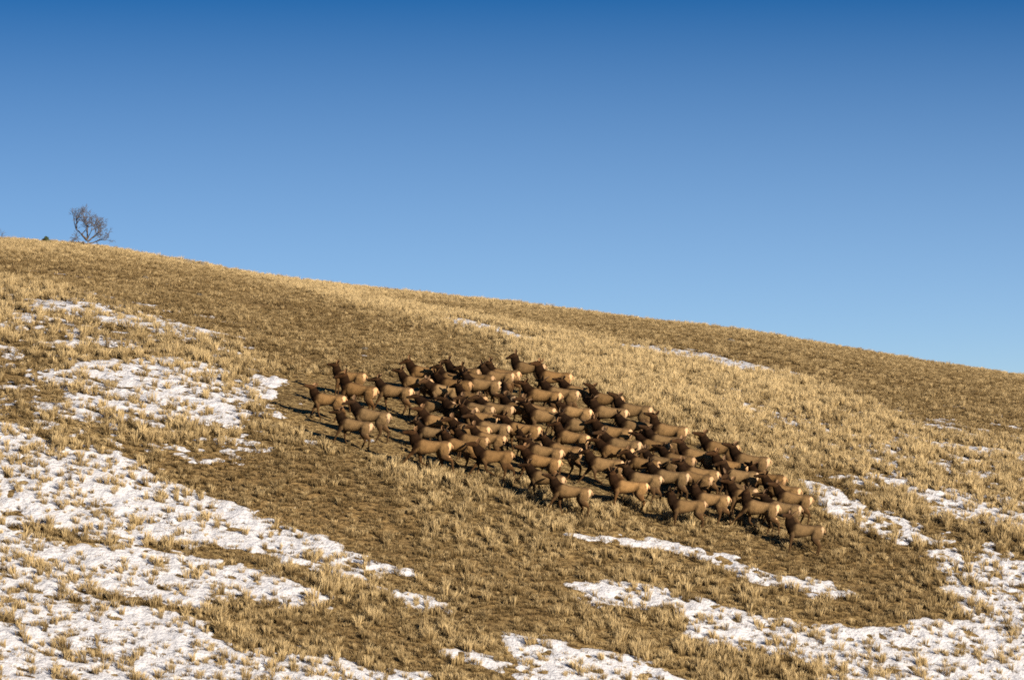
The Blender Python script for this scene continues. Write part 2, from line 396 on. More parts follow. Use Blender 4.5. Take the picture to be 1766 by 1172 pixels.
# low dead thatch between the bunches
x, y, z, px, py = candidates(26.0, 129, 262, 0.4)
M = snow_mask(x, y, px, py); D = dark_mask(px, py)
k = rng.random(len(x)) < np.where(M > 0.52, np.clip(0.7 - (M - 0.52) * 3.2, 0.10, 1), 0.85); x, y, z, D = x[k], y[k], z[k], D[k]
nn = len(x); s = rng.uniform(0.6, 1.3, nn) * (1 - 0.55 * poly_field(px[k], py[k], HERD, 20))
tint = np.clip(0.30 + rng.normal(0, 0.30, nn) - 0.12 * D + 0.35 * fbm(x / 2.0, y / 2.0, 12, 2), 0, 1)
rot = np.stack([rng.normal(0, 0.15, nn), rng.normal(0, 0.15, nn), rng.uniform(0, 6.28, nn)], -1)
thatch = [tuft(20 + i, 22, 0.13, 0.30, 0.016, 0.9) for i in range(4)]
scatter('grass_thatch', np.stack([x, y, z], -1), rot, np.stack([s, s, s], -1), rng.integers(0, 4, nn), tint, thatch)
print('thatch', nn)

# ------------------------------------------------------------------ elk
m, n, b = mat('elk winter coat')
va = node(n, 'ShaderNodeAttribute', attribute_name='coat'); oi = node(n, 'ShaderNodeObjectInfo')
tco = node(n, 'ShaderNodeTexCoord')
nz = node(n, 'ShaderNodeTexNoise', Scale=5.0, Detail=6.0, Roughness=0.7); n.links.new(tco.outputs['Object'], nz.inputs['Vector'])
rr = ramp(n, nz.outputs['Fac'], [(0.3, (0.62, 0.60, 0.57)), (0.5, (1.0, 1.0, 1.0)), (0.7, (1.28, 1.26, 1.22))])
def mulc(n, a, b_):
    q = n.nodes.new('ShaderNodeMix'); q.data_type = 'RGBA'; q.blend_type = 'MULTIPLY'; q.inputs[0].default_value = 1
    n.links.new(a, q.inputs[6]); n.links.new(b_, q.inputs[7]); return q.outputs[2]
c = mulc(n, mulc(n, va.outputs['Color'], oi.outputs['Color']), rr.outputs[0])
n.links.new(c, b.inputs['Base Color']); b.inputs['Roughness'].default_value = 0.8
b.inputs['Specular IOR Level'].default_value = 0.05
bp = node(n, 'ShaderNodeBump', Strength=0.7, Distance=0.03)
nz2 = node(n, 'ShaderNodeTexNoise', Scale=30.0, Detail=3.0); n.links.new(tco.outputs['Object'], nz2.inputs['Vector'])
n.links.new(nz2.outputs['Fac'], bp.inputs['Height']); n.links.new(bp.outputs[0], b.inputs['Normal'])
COAT = m

def ring_tube(bm, rings, seg=14):
    """closed tube through rings (centre, side axis, up axis, half width, half height)"""
    loops = []
    for c, sd, up, hw, hh in rings:
        loops.append([bm.verts.new(c + sd * (hw * math.cos(t)) + up * (hh * math.sin(t))) for t in [2 * math.pi * i / seg for i in range(seg)]])
    for a, b_ in zip(loops, loops[1:]):
        for i in range(seg):
            bm.faces.new((a[i], a[(i + 1) % seg], b_[(i + 1) % seg], b_[i]))
    bm.faces.new(loops[0][::-1]); bm.faces.new(loops[-1])

def chain(bm, pts, seg=10, side=Vector((0, 1, 0))):
    """pts: (centre, half width, half height); rings face along the chain; round caps at both ends"""
    P = [Vector(p[0]) for p in pts]; rings = []
    for i, (c, hw, hh) in enumerate(pts):
        t = (P[min(i + 1, len(P) - 1)] - P[max(i - 1, 0)]).normalized()
        sd = (side - t * side.dot(t)).normalized(); up = t.cross(sd).normalized()
        rings.append((P[i], sd, up, hw, hh, t))
    c, sd, up, hw, hh, t = rings[0]; e = min(hw, hh)
    pre = [(c - t * e * 0.85, sd, up, hw * 0.4, hh * 0.4), (c - t * e * 0.5, sd, up, hw * 0.8, hh * 0.8)]
    c, sd, up, hw, hh, t = rings[-1]; e = min(hw, hh)
    post = [(c + t * e * 0.5, sd, up, hw * 0.8, hh * 0.8), (c + t * e * 0.85, sd, up, hw * 0.4, hh * 0.4)]
    ring_tube(bm, pre + [r[:5] for r in rings] + post, seg)

LEGS = {   # swing of (near fore, off fore, near hind, off hind) in degrees, and how far each is folded
    'S': ((2, -3, 3, -4), (0, 0, 0, 0)),
    'W': ((16, -14, -12, 14), (0, 10, 0, 12)),
    'V': ((-15, 14, 15, -14), (12, 0, 10, 0)),
    'T': ((34, -16, -22, 20), (0, 45, 0, 30)),
    'U': ((-18, 32, 22, -20), (50, 0, 28, 0)),
}
TRUNK = [(-0.79, 1.13, 0.07, 0.09), (-0.76, 1.12, 0.13, 0.15), (-0.66, 1.115, 0.195, 0.205), (-0.52, 1.10, 0.225, 0.23), (-0.34, 1.08, 0.19, 0.203),
         (-0.12, 1.045, 0.215, 0.225), (0.10, 1.01, 0.25, 0.262), (0.32, 1.00, 0.25, 0.305), (0.48, 1.03, 0.225, 0.295), (0.60, 1.06, 0.17, 0.225), (0.68, 1.08, 0.10, 0.13)]

def leg_pts(front, side, swing, fold):
    y = 0.158 * side if front else 0.145 * side
    if front:
        base = [(0.47, 1.02), (0.44, 0.74), (0.46, 0.42), (0.45, 0.12), (0.50, 0.025)]
        rad = [(0.088, 0.165), (0.062, 0.09), (0.037, 0.043), (0.027, 0.03), (0.033, 0.04)]
    else:
        base = [(-0.54, 1.02), (-0.47, 0.78), (-0.70, 0.50), (-0.64, 0.13), (-0.59, 0.025)]
        rad = [(0.12, 0.235), (0.10, 0.175), (0.038, 0.055), (0.029, 0.033), (0.035, 0.042)]
    px_, pz = base[0]; out = []
    a = R(swing); f = R(fold); joint = 2
    ca, sa = math.cos(a), math.sin(a)
    for i, (x_, z_) in enumerate(base):
        dx, dz = x_ - px_, z_ - pz
        out.append([px_ + dx * ca - dz * sa, pz + dx * sa + dz * ca])
    if fold:
        jx, jz = out[joint]; ff = -f if front else -f * 0.8
        cf, sf = math.cos(ff), math.sin(ff)
        for i in range(joint + 1, 5):
            dx, dz = out[i][0] - jx, out[i][1] - jz
            out[i] = [jx + dx * cf - dz * sf, jz + dx * sf + dz * cf]
    return [((p[0], y * (1 - 0.10 * i), p[1]), rad[i][0], rad[i][1]) for i, p in enumerate(out)]

def interp_chain(pts, k=3):
    out = []
    for (a, aw, ah), (b_, bw, bh) in zip(pts, pts[1:]):
        for j in range(k):
            t = j / k; out.append((Vector(a).lerp(Vector(b_), t), aw + (bw - aw) * t, ah + (bh - ah) * t))
    out.append((Vector(pts[-1][0]), pts[-1][1], pts[-1][2])); return out

def colour_mesh(me, cols):
    at = me.attributes.new('coat', 'FLOAT_COLOR', 'POINT')
    c4 = np.concatenate([cols, np.ones((len(cols), 1))], 1).astype(np.float32); at.data.foreach_set('color', c4.ravel())

def seg_dist(P, a, b_):
    a = np.array(a); b_ = np.array(b_); d = b_ - a
    t = np.clip(((P - a) @ d) / (d @ d), 0, 1)
    return np.linalg.norm(P - a - t[:, None] * d, axis=1), t

_cache = {}
FLANK = np.array((0.155, 0.094, 0.040)); NECK = np.array((0.015, 0.0072, 0.0030)); LEG = np.array((0.060, 0.032, 0.013))  # natural dark neck and face browns, deepened with painted shade
FACE = np.array((0.040, 0.020, 0.0085)); RUMP = np.array((0.42, 0.27, 0.145)); BELLY = np.array((0.066, 0.039, 0.019))

def elk_meshes(neck, hp, hy, legs):
    key = (neck, hp, hy, legs)
    if key in _cache: return _cache[key]
    bm = bmesh.new(); Y = Vector((0, 1, 0)); Z = Vector((0, 0, 1))
    ring_tube(bm, [(Vector((x_, 0, z_)), Y, Z, hw, hh_) for x_, z_, hw, hh_ in TRUNK], 20)
    # withers and chest
    ne = R(min(neck + 11, 82)); yaw = R(hy)
    nb = Vector((0.52, 0, 1.09))
    # the neck turns part of the way towards where the head looks
    ydir = Matrix.Rotation(yaw * 0.35, 3, 'Z') @ Vector((math.cos(ne), 0, math.sin(ne)))
    mid = nb + Vector((math.cos(ne * 0.85), 0, math.sin(ne * 0.85))) * 0.215
    top = mid + ydir * 0.215
    sweep = [(nb - Vector((0.1, 0, 0.06)), 0.165, 0.26), (nb.lerp(mid, 0.5), 0.15, 0.23), (mid, 0.135, 0.205), (mid.lerp(top, 0.5), 0.118, 0.182), (top, 0.10, 0.150)]
    chain(bm, sweep, 14)
    hd = Matrix.Rotation(yaw, 3, 'Z') @ Vector((math.cos(R(hp)), 0, math.sin(R(hp))))
    side = Vector((-hd.y, hd.x, 0)).normalized(); hup = hd.cross(side).normalized()
    if hup.z < 0: hup = -hup
    h0 = top + hup * 0.015
    head = [(h0 - hd * 0.06, 0.08, 0.10), (h0 + hd * 0.05, 0.095, 0.112), (h0 + hd * 0.16 - hup * 0.008, 0.08, 0.098), (h0 + hd * 0.27 - hup * 0.022, 0.056, 0.074),
            (h0 + hd * 0.37 - hup * 0.03, 0.048, 0.058), (h0 + hd * 0.42 - hup * 0.033, 0.042, 0.046)]
    chain(bm, head, 12, side)
    sw, fo = LEGS[legs]; LP = []
    for i, (front, sd) in enumerate(((True, 1), (True, -1), (False, 1), (False, -1))):
        lp = leg_pts(front, sd, sw[i], fo[i]); LP.append(lp); chain(bm, interp_chain(lp), 10)
    bmesh.ops.recalc_face_normals(bm, faces=bm.faces)
    me0 = bpy.data.meshes.new('tmp'); bm.to_mesh(me0); bm.free()
    o = bpy.data.objects.new('tmp', me0); col.objects.link(o)
    md = o.modifiers.new('r', 'REMESH'); md.mode = 'VOXEL'; md.voxel_size = 0.021; md.use_smooth_shade = True
    ms = o.modifiers.new('s', 'SMOOTH'); ms.factor = 0.5; ms.iterations = 3
    dg = bpy.context.evaluated_depsgraph_get(); me = bpy.data.meshes.new_from_object(o.evaluated_get(dg))
    bpy.data.objects.remove(o); me.name = 'elk'
    me.polygons.foreach_set('use_smooth', np.ones(len(me.polygons), dtype=bool))
    P = np.empty(len(me.vertices) * 3); me.vertices.foreach_get('co', P); P = P.reshape(-1, 3)
    nrm_ = np.empty(len(me.vertices) * 3); me.vertices.foreach_get('normal', nrm_); nrm_ = nrm_.reshape(-1, 3)
    C = np.repeat(FLANK[None], len(P), 0)
    def blend(C, col_, w): w = np.clip(w, 0, 1)[:, None]; return C * (1 - w) + col_ * w
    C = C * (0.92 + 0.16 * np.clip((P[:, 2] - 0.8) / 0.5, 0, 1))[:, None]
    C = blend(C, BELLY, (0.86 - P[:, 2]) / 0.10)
    C = C * (1 - 0.28 * np.exp(-((P[:, 0] + 0.30) / 0.07) ** 2) * (P[:, 2] < 1.15))[:, None]  # painted shade of the flank crease ahead of the haunch
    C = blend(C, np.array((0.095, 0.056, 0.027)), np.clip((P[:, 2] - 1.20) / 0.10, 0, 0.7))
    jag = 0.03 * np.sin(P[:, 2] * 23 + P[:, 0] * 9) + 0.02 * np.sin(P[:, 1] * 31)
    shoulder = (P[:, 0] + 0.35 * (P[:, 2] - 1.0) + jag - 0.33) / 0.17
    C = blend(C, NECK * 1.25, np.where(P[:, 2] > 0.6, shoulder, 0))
    d1, _ = seg_dist(P, nb, mid); d2, _ = seg_dist(P, mid, top)
    C = blend(C, NECK, np.where((P[:, 0] > 0.30), (0.30 - np.minimum(d1, d2)) / 0.12, 0))
    dh, th = seg_dist(P, h0, h0 + hd * 0.42)
    hw = (0.145 - dh) / 0.03; C = blend(C, FACE, hw)
    C = blend(C, np.array((0.02, 0.014, 0.01)), np.minimum(hw, (th - 0.86) / 0.06))
    for lp in LP:
        for j in (1, 2, 3):
            d, t = seg_dist(P, lp[j][0], lp[j + 1][0])
            C = blend(C, LEG * (0.85 if j > 1 else 1.0), (0.10 - d) / 0.03 if j > 1 else np.clip((0.12 - d) / 0.03, 0, 1) * np.clip(t * 2.2, 0, 1))
        C = blend(C, np.array((0.02, 0.015, 0.01)), (0.06 - np.linalg.norm(P - np.array(lp[4][0]), axis=1)) / 0.02)
    # pale rump patch, narrowing towards the inner thigh, with a dark edge
    zz = P[:, 2]; edge = -0.665 - 0.085 * np.clip((1.24 - zz) / 0.42, 0, 1) + 0.015 * np.sin(zz * 23)
    rp = ((edge - P[:, 0] + 0.012 * np.sin(P[:, 1] * 60 + zz * 40)) / 0.05 + 0.35) * (zz > 0.74)
    C = blend(C, NECK * 1.4, ((edge + 0.035 - P[:, 0]) / 0.03) * (zz > 0.8)); C = blend(C, RUMP, rp)
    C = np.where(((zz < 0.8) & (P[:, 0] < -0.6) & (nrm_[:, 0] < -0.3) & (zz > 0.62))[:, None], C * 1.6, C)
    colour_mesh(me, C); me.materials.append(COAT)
    # ears: cupped leaves held up and out from the back of the skull
    ears = []
    for sd in (1, -1):
        root = h0 - hd * 0.045 + hup * 0.065 + side * sd * 0.06
        ax = (hup * 0.85 + side * sd * 0.62 - hd * 0.38).normalized(); wd = (hd * 0.9 + side * sd * 0.25); wd = (wd - ax * wd.dot(ax)).normalized(); nn_ = ax.cross(wd)
        v = []; f = []
        prof = [(0.0, 0.03), (0.05, 0.058), (0.12, 0.066), (0.19, 0.045), (0.25, 0.008)]
        for L_, w_ in prof:
            for q in (-1, -0.5, 0, 0.5, 1):
                v.append(root + ax * L_ + wd * w_ * q + nn_ * (w_ * 0.7 * q * q) * 1.0)
        for q_ in (0, 1):   # inner and outer skin 6 mm apart
            if q_: v += [p - nn_ * 0.008 for p in v[:25]]
        for r_ in range(4):
            for q in range(4):
                a = r_ * 5 + q; f.append((a, a + 1, a + 6, a + 5)); f.append((a + 25, a + 30, a + 31, a + 26))
        for r_ in range(4):
            for a in (r_ * 5, r_ * 5 + 4): f.append((a, a + 5, a + 30, a + 25))
        em = bpy.data.meshes.new('ear'); em.from_pydata([tuple(p) for p in v], [], f); em.update()
        ec = np.repeat(np.array([[0.045, 0.025, 0.012]]), len(v), 0); ec[:25] = (0.16, 0.095, 0.05)
        colour_mesh(em, ec); em.materials.append(COAT); ears.append(em)
    bt = bmesh.new(); chain(bt, [(Vector((-0.775, 0, 1.20)), 0.035, 0.03), (Vector((-0.835, 0, 1.15)), 0.032, 0.028), (Vector((-0.855, 0, 1.08)), 0.016, 0.016)], 8)
    tm = bpy.data.meshes.new('tail'); bt.to_mesh(tm); bt.free(); colour_mesh(tm, np.repeat(np.array([[0.36, 0.22, 0.11]]), len(tm.vertices), 0)); tm.materials.append(COAT)
    _cache[key] = (me, ears, tm); return _cache[key]

# trunk centre in the photo, heading (0 = to the left across the slope, + = turned uphill away), neck, head pitch, head yaw, legs, size, coat tone, label
ELK = [
 (559, 686, 4, 55, 12, 15, 'V', .95, 1.12, "lead elk at the left tip of the herd, pale flank, head raised beside the snow"),
 (596, 646, 8, 64, -4, 0, 'S', .95, 1.0, "elk with its head highest at the left end, half hidden by a large elk"),
 (608, 669, 12, 64, 0, 0, 'W', 1.06, .97, "large elk with broad cream rump walking just behind the lead elk"),
 (629, 716, 14, 42, 0, 0, 'V', 1.0, .97, "elk with shadowed neck walking behind the lowest elk of the left end"),
 (602, 730, 10, 50, -3, 0, 'W', .98, 1.0, "lowest elk of the left end, muzzle held level, shadow reaching far left"),
 (673, 671, 12, 42, 12, 0, 'W', 1.0, 1.08, "elk striding alone over a dark shadow, right of the left-end group"),
 (710, 659, 8, 46, 8, 0, 'V', .95, 1.05, "dark-necked elk in front of its twin at the upper left edge of the herd"),
 (726, 646, 8, 52, 0, 0, 'S', .95, 1.0, "elk with lit rump behind its twin at the upper left edge of the herd"),
 (775, 651, 10, 64, 12, 0, 'S', .95, .7, "dark elk pointing its nose up at the upper edge, right of the upper-left pair"),
 (749, 698, 3, 36, 0, 0, 'U', .95, .72, "dark shaded elk between the pale-backed elk and the elk with mottled flank"),
 (760, 678, 4, 30, 0, 0, 'V', .9, 1.35, "elk with a grey-white sunlit back in the upper left of the herd"),
 (748, 725, 4, 42, 0, 0, 'V', 1.0, 1.1, "elk with mottled grey flank standing over the trotting front elk at left"),
 (736, 772, 8, 62, 0, 25, 'T', 1.02, 1.0, "trotting elk at the herd's front left, foreleg stretched forward, head high"),
 (784, 768, 24, 45, 0, 0, 'U', 1.0, 1.12, "pale elk trotting away close behind the trotting front-left elk, bright rump"),
 (739, 744, 10, 42, 0, 0, 'W', .84, .95, "small elk squeezed above the back of the trotting front-left elk"),
 (820, 715, 4, 40, 0, 0, 'V', 1.0, .92, "long-backed elk above the two elk with bright rumps left of centre"),
 (805, 737, 8, 36, 0, 0, 'V', 1.0, 1.08, "left one of two elk in line showing large bright rumps left of centre"),
 (838, 738, 8, 40, 0, 0, 'W', 1.0, 1.0, "right one of two elk in line showing large bright rumps left of centre"),
 (786, 709, 8, 42, 0, 0, 'S', .95, .85, "elk with brown back right behind the elk with mottled flank"),
 (847, 703, 8, 36, 0, 0, 'W', .95, .87, "thin-looking elk with small wedge of cream rump in the middle rows left of centre"),
 (815, 702, 8, 34, 0, 0, 'U', .9, .85, "half-hidden elk under the elk seen from behind, left of centre"),
 (803, 685, 34, 42, 0, 0, 'W', .95, .8, "shaded elk turned uphill showing a tall round cream rump"),
 (826, 668, 10, 45, 0, 0, 'W', 1.0, 1.0, "elk with sharp cream rump wedge below the two elk at the upper edge"),
 (862, 643, 10, 60, 0, 0, 'V', .95, 1.05, "upper of two stacked elk at the top edge, ears up, bright rump"),
 (853, 656, 8, 50, 4, 0, 'S', .92, 1.0, "lower of two stacked elk at the top edge, back along the other's belly"),
 (905, 631, 10, 80, 0, 0, 'S', 1.0, .78, "tall alert elk standing above the whole herd, neck upright, dark body"),
 (947, 649, 10, 60, 4, 0, 'V', 1.0, 1.0, "elk right behind the tall alert elk, dark neck raised, clear back"),
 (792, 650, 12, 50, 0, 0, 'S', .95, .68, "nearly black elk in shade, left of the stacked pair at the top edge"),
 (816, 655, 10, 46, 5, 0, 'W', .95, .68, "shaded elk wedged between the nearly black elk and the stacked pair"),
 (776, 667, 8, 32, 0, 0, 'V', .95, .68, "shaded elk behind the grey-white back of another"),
 (927, 677, 6, 36, 0, 0, 'W', 1.06, 1.0, "big elk with long brown flank below the tall alert elk"),
 (958, 676, 8, 40, 0, 0, 'V', 1.0, 1.0, "elk with narrow crescent rump just right of the big long-flanked elk"),
 (988, 672, 6, 36, 4, 0, 'S', .95, 1.0, "elk with plain tan side at the upper edge, right of the crescent rump"),
 (920, 698, 8, 36, 0, 0, 'W', .95, 1.0, "elk tucked under the belly of the big long-flanked elk"),
 (932, 714, 5, 36, 0, 0, 'V', 1.05, 1.12, "greyish elk with tail flicked out, centre of the herd"),
 (891, 734, 5, 42, 0, 0, 'W', 1.0, 1.0, "brown elk with dark shoulders left of the greyish tail-flicking elk"),
 (905, 755, 30, 42, 0, 0, 'S', .85, .85, "small elk peeping out below the brown dark-shouldered elk"),
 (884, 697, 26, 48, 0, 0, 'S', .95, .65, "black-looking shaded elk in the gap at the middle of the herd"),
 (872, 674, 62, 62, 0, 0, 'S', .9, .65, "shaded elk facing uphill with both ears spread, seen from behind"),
 (985, 709, 2, 30, 0, 0, 'V', .92, 1.28, "elk with pale low back, head down behind the greyish elk's rump"),
 (994, 730, -6, 32, 0, 0, 'T', 1.0, .92, "running dark-backed elk right of centre, belly in shadow"),
 (1042, 708, 4, 52, 16, 0, 'W', 1.02, 1.08, "well lit elk lifting its nose, left of the pair on the upper right edge"),
 (1084, 711, 8, 50, 20, 0, 'V', 1.05, .95, "elk with swept-back ears along the upper edge, in line behind the lit nose-lifter"),
 (1038, 687, 10, 50, 14, 0, 'S', .93, .8, "elk showing little more than head and neck above the lit nose-lifter"),
 (976, 753, 8, 56, 2, 0, 'W', .98, 1.1, "light elk with upright dark neck below the running dark-backed elk"),
 (1050, 753, 5, 42, 2, 0, 'V', 1.02, 1.0, "top one of four tightly stacked elk right of centre"),
 (1064, 768, 5, 36, 0, 0, 'W', 1.0, .95, "second from top of four tightly stacked elk right of centre"),
 (1034, 789, 5, 46, 6, 0, 'U', 1.0, 1.05, "lowest of four tightly stacked elk, dark shadow at its chest"),
 (1054, 779, 6, 34, 0, 0, 'V', .97, 1.0, "third from top of four tightly stacked elk, mostly covered"),
 (928, 768, 8, 40, 0, 0, 'W', 1.05, 1.05, "sturdy elk above the stepping front elk with rump against another's flank"),
 (960, 775, 12, 34, 0, 0, 'V', 1.0, 1.0, "elk whose bright rump juts beside the big black shadow at centre"),
 (924, 796, 4, 40, 0, 0, 'W', 1.0, 1.08, "elk with square lit flank and dark face just below the sturdy elk"),
 (930, 824, 12, 36, 0, 0, 'V', .97, .9, "shaded elk directly ahead of the front centre elk, cream rump behind its head"),
 (975, 846, 7, 50, 6, 0, 'W', 1.0, 1.0, "elk walking clear of the herd at its front centre, all legs visible"),
 (834, 757, 6, 42, 0, 0, 'V', .92, 1.0, "small elk with half its flank in sun, above the dark trotting elk"),
 (848, 782, -6, 46, 0, 0, 'U', .98, .75, "dark elk trotting through shadow at the lower left of the herd"),
 (806, 755, 8, 46, 0, 0, 'S', .9, .82, "elk in shade between the pale elk's rump and the small half-lit elk"),
 (1143, 739, 8, 64, 10, 0, 'W', 1.03, 1.05, "tall-necked elk on the upper right edge with wide sunlit side"),
 (1136, 757, 10, 50, 14, 0, 'V', .95, .9, "elk half covered by the tall-necked elk just above it"),
 (1090, 735, 4, 42, 2, 0, 'W', .9, .75, "dark-eared elk turned dark against a sunlit belly, upper right"),
 (1120, 771, 16, 40, 0, 0, 'S', .92, .75, "shaded elk with an orange lit back line, right half of the herd"),
 (1192, 782, 8, 52, 10, 0, 'W', 1.03, 1.05, "elk with smooth tan side and another's shadow on its rump"),
 (1233, 772, 12, 46, 20, 0, 'V', 1.0, .9, "elk with one very long ear swept back, nose up at the right upper edge"),
 (1284, 796, 8, 48, 6, 0, 'W', 1.03, .95, "elk on the right upper edge with horned-looking ears and long sloping back"),
 (1250, 795, 5, 52, 0, 0, 'V', .95, 1.0, "elk with an orange rump stripe left below the long sloping back"),
 (1266, 815, 8, 58, -8, 20, 'W', 1.0, 1.05, "rounded elk with bright zigzag rump in the middle of the right end"),
 (1196, 803, 5, 36, 0, 0, 'V', 1.0, 1.0, "elk with a curved pale rump, under the smooth tan elk"),
 (1186, 818, 22, 56, 0, 0, 'S', .95, .9, "elk with dark upright neck and bright ear stripe, low right of the herd"),
 (1146, 821, 5, 40, 0, 0, 'W', 1.0, .9, "dark-flanked elk with wide bright rump, next behind the reddish front pair"),
 (1100, 816, 5, 46, 0, 0, 'V', 1.0, 1.0, "elk just above the palest front elk, rump touching a dark flank"),
 (1078, 838, -4, 62, 0, -75, 'S', 1.0, 1.25, "palest orange-tan elk at the front, standing with head turned uphill"),
 (1182, 873, -14, 66, 0, -60, 'S', .98, .8, "dark brown elk standing at the front edge, facing half towards the viewer"),
 (1218, 861, 4, 60, 0, -30, 'U', .98, 1.15, "light tan elk with shadow on its neck, right behind the dark brown front elk"),
 (1300, 874, 6, 70, -4, -50, 'T', 1.02, 1.15, "striding elk at the front right, dark upright neck, big lit flank"),
 (1279, 853, 9, 54, 0, 0, 'S', 1.0, 1.0, "elk looking over the back of the striding front right elk"),
 (1264, 838, 24, 52, 0, 55, 'S', .95, .85, "elk turning its face downhill above the front right group"),
 (1358, 857, 10, 42, 0, 0, 'W', 1.0, 1.0, "rearmost elk at the right end with reddish rump edge and bent hind leg"),
 (1337, 869, 8, 36, 0, 0, 'V', 1.0, .95, "elk alongside and below the rearmost elk, rump edge glowing red"),
 (1336, 840, 6, 42, 6, 0, 'W', 1.0, 1.0, "elk at the right edge with a round tan hip, no rump showing"),
 (1314, 822, 12, 46, 10, 0, 'S', .95, .75, "dark elk just under the bright rump on the right upper edge"),
 (1380, 914, 2, 68, 0, 70, 'S', 1.0, .85, "last elk, lowest and farthest right, standing with its face to the viewer"),
 (1133, 799, 8, 46, 0, 0, 'V', .9, .75, "shaded elk whose ear alone catches light, left of the curved pale rump"),
 (1160, 797, 8, 42, 0, 0, 'S', .9, .75, "shaded elk with lowered head between two tan elk, right of centre"),
 (1100, 791, 8, 42, 2, 0, 'W', .92, .78, "shaded elk right behind the four tightly stacked elk"),
]
placed = []
for i, (cx, cy, hd_, nk, hp, hy, lg, s_, tone, label) in enumerate(ELK):
    g = ground_at(cx, cy + 42 * s_)
    placed.append([g.x, g.y, hd_, s_])
# nudge apart any two that would touch (along the line of sight their outline barely changes)
def axis(h): return np.array([-math.cos(R(h)), math.sin(R(h))])
moved = 0
for it in range(60):
    hit = False
    for i in range(len(placed)):
        for j in range(i + 1, len(placed)):
            a, b_ = placed[i], placed[j]
            d = np.array([b_[0] - a[0], b_[1] - a[1]])
            if d @ d > 6: continue
            ax = axis((a[2] + b_[2]) / 2); lon = abs(d @ ax); lat = abs(d @ np.array([-ax[1], ax[0]]))
            ss = (a[3] + b_[3]) / 2
            if lat < 0.56 * ss and lon < 1.75 * ss:
                sgn = 1 if d[1] > 0 else -1; push = (0.58 * ss - lat) / 2 * 0.6
                b_[1] += sgn * push; a[1] -= sgn * push; hit = True
    if not hit: break
print('separation passes', it)
jr = random.Random(11)
def sgrad(x, y, dx, dy, e=0.6):
    return float(terrain(x + dx * e, y + dy * e) - terrain(x - dx * e, y - dy * e)) / (2 * e)
for (cx, cy, hd_, nk, hp, hy, lg, s_, tone, label), (gx, gy, _, _) in zip(ELK, placed):
    hp += jr.choice([-22, -14, -7, -2, 3]); hy += jr.choice([-35, -20, 0, 0, 15, 30]); hd_ += jr.uniform(-5, 7)
    me, ears, tm = elk_meshes(nk, hp, hy, lg)
    o = link_mesh('elk', me); tag(o, label, 'elk', 'herd of elk crossing the slope')
    fx, fy = axis(hd_); slope = sgrad(gx, gy, fx, fy)
    lat_s = abs(sgrad(gx, gy, -fy, fx)) * 0.12
    o.location = (gx, gy, float(terrain(gx, gy)) - 0.03 - lat_s)
    o.rotation_mode = 'XYZ'
    o.rotation_euler = (0, -math.atan(slope) * 0.95, math.atan2(fy, fx))
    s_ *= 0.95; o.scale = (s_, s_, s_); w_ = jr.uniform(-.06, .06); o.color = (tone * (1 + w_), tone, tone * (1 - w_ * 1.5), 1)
    for em in ears:
        e = link_mesh('ear', em, o); e.color = o.color
    e = link_mesh('tail', tm, o); e.color = o.color
    o.scale = (s_ * jr.uniform(.96, 1.04), s_ * jr.uniform(.94, 1.1), s_ * jr.uniform(.95, 1.04))
print('elk', len(ELK), 'poses', len(_cache))

# ------------------------------------------------------------------ tree, shrubs, rocks on the skyline
m, n, b = mat('grey bark'); geo = node(n, 'ShaderNodeNewGeometry')
r_ = ramp(n, noise(14, 3), [(0.35, (0.055, 0.042, 0.032)), (0.65, (0.15, 0.118, 0.09))]); n.links.new(r_.outputs[0], b.inputs['Base Color']); BARK = m
m, n, b = mat('juniper needles'); geo = node(n, 'ShaderNodeNewGeometry')
r_ = ramp(n, noise(8, 3), [(0.35, (0.02, 0.03, 0.015)), (0.65, (0.06, 0.075, 0.035))]); n.links.new(r_.outputs[0], b.inputs['Base Color']); LEAF = m
m, n, b = mat('lichened rock'); geo = node(n, 'ShaderNodeNewGeometry')
r_ = ramp(n, noise(9, 4), [(0.35, (0.05, 0.042, 0.033)), (0.65, (0.16, 0.135, 0.10))]); n.links.new(r_.outputs[0], b.inputs['Base Color'])
bp = node(n, 'ShaderNodeBump', Strength=0.6, Distance=0.03); n.links.new(noise(18, 4), bp.inputs['Height']); n.links.new(bp.outputs[0], b.inputs['Normal']); ROCK = m

def limb(bm, p, d, L, r, depth, rnd, gn=None, maxd=5):
    pts = [p]; q = p.copy(); dd = d.normalized(); k = 4
    for i in range(k):
        dd = (dd + Vector((rnd.gauss(0, .16), rnd.gauss(0, .16), rnd.gauss(0.02, .13)))).normalized()
        q = q + dd * (L / k); pts.append(q.copy())
    seg = 5 if depth < 2 else 3; loops = []
    for i, c_ in enumerate(pts):
        rr_ = r * (1 - 0.55 * i / k)
        t = (pts[min(i + 1, k)] - pts[max(i - 1, 0)]).normalized(); s1 = t.orthogonal().normalized(); s2 = t.cross(s1)
        loops.append([bm.verts.new(c_ + (s1 * math.cos(6.283 * j / seg) + s2 * math.sin(6.283 * j / seg)) * rr_) for j in range(seg)])
    for a, b_ in zip(loops, loops[1:]):
        for j in range(seg): bm.faces.new((a[j], a[(j + 1) % seg], b_[(j + 1) % seg], b_[j]))
    if depth >= maxd: return
    nb = 4 if depth < 3 else 3
    for j in range(nb):
        i = rnd.choice([2, 3, 4, 4]) if j else 4
        s1 = Vector((rnd.gauss(0, 1), rnd.gauss(0, 1), rnd.gauss(0.15, 0.7))).normalized()
        nd = (dd * 0.75 + s1 * 0.75).normalized()
        limb(bm, pts[i], nd, L * rnd.uniform(0.55, 0.80), max(r * 0.52 * (1 if j else 1.2), 0.0085), depth + 1, rnd, None, maxd)

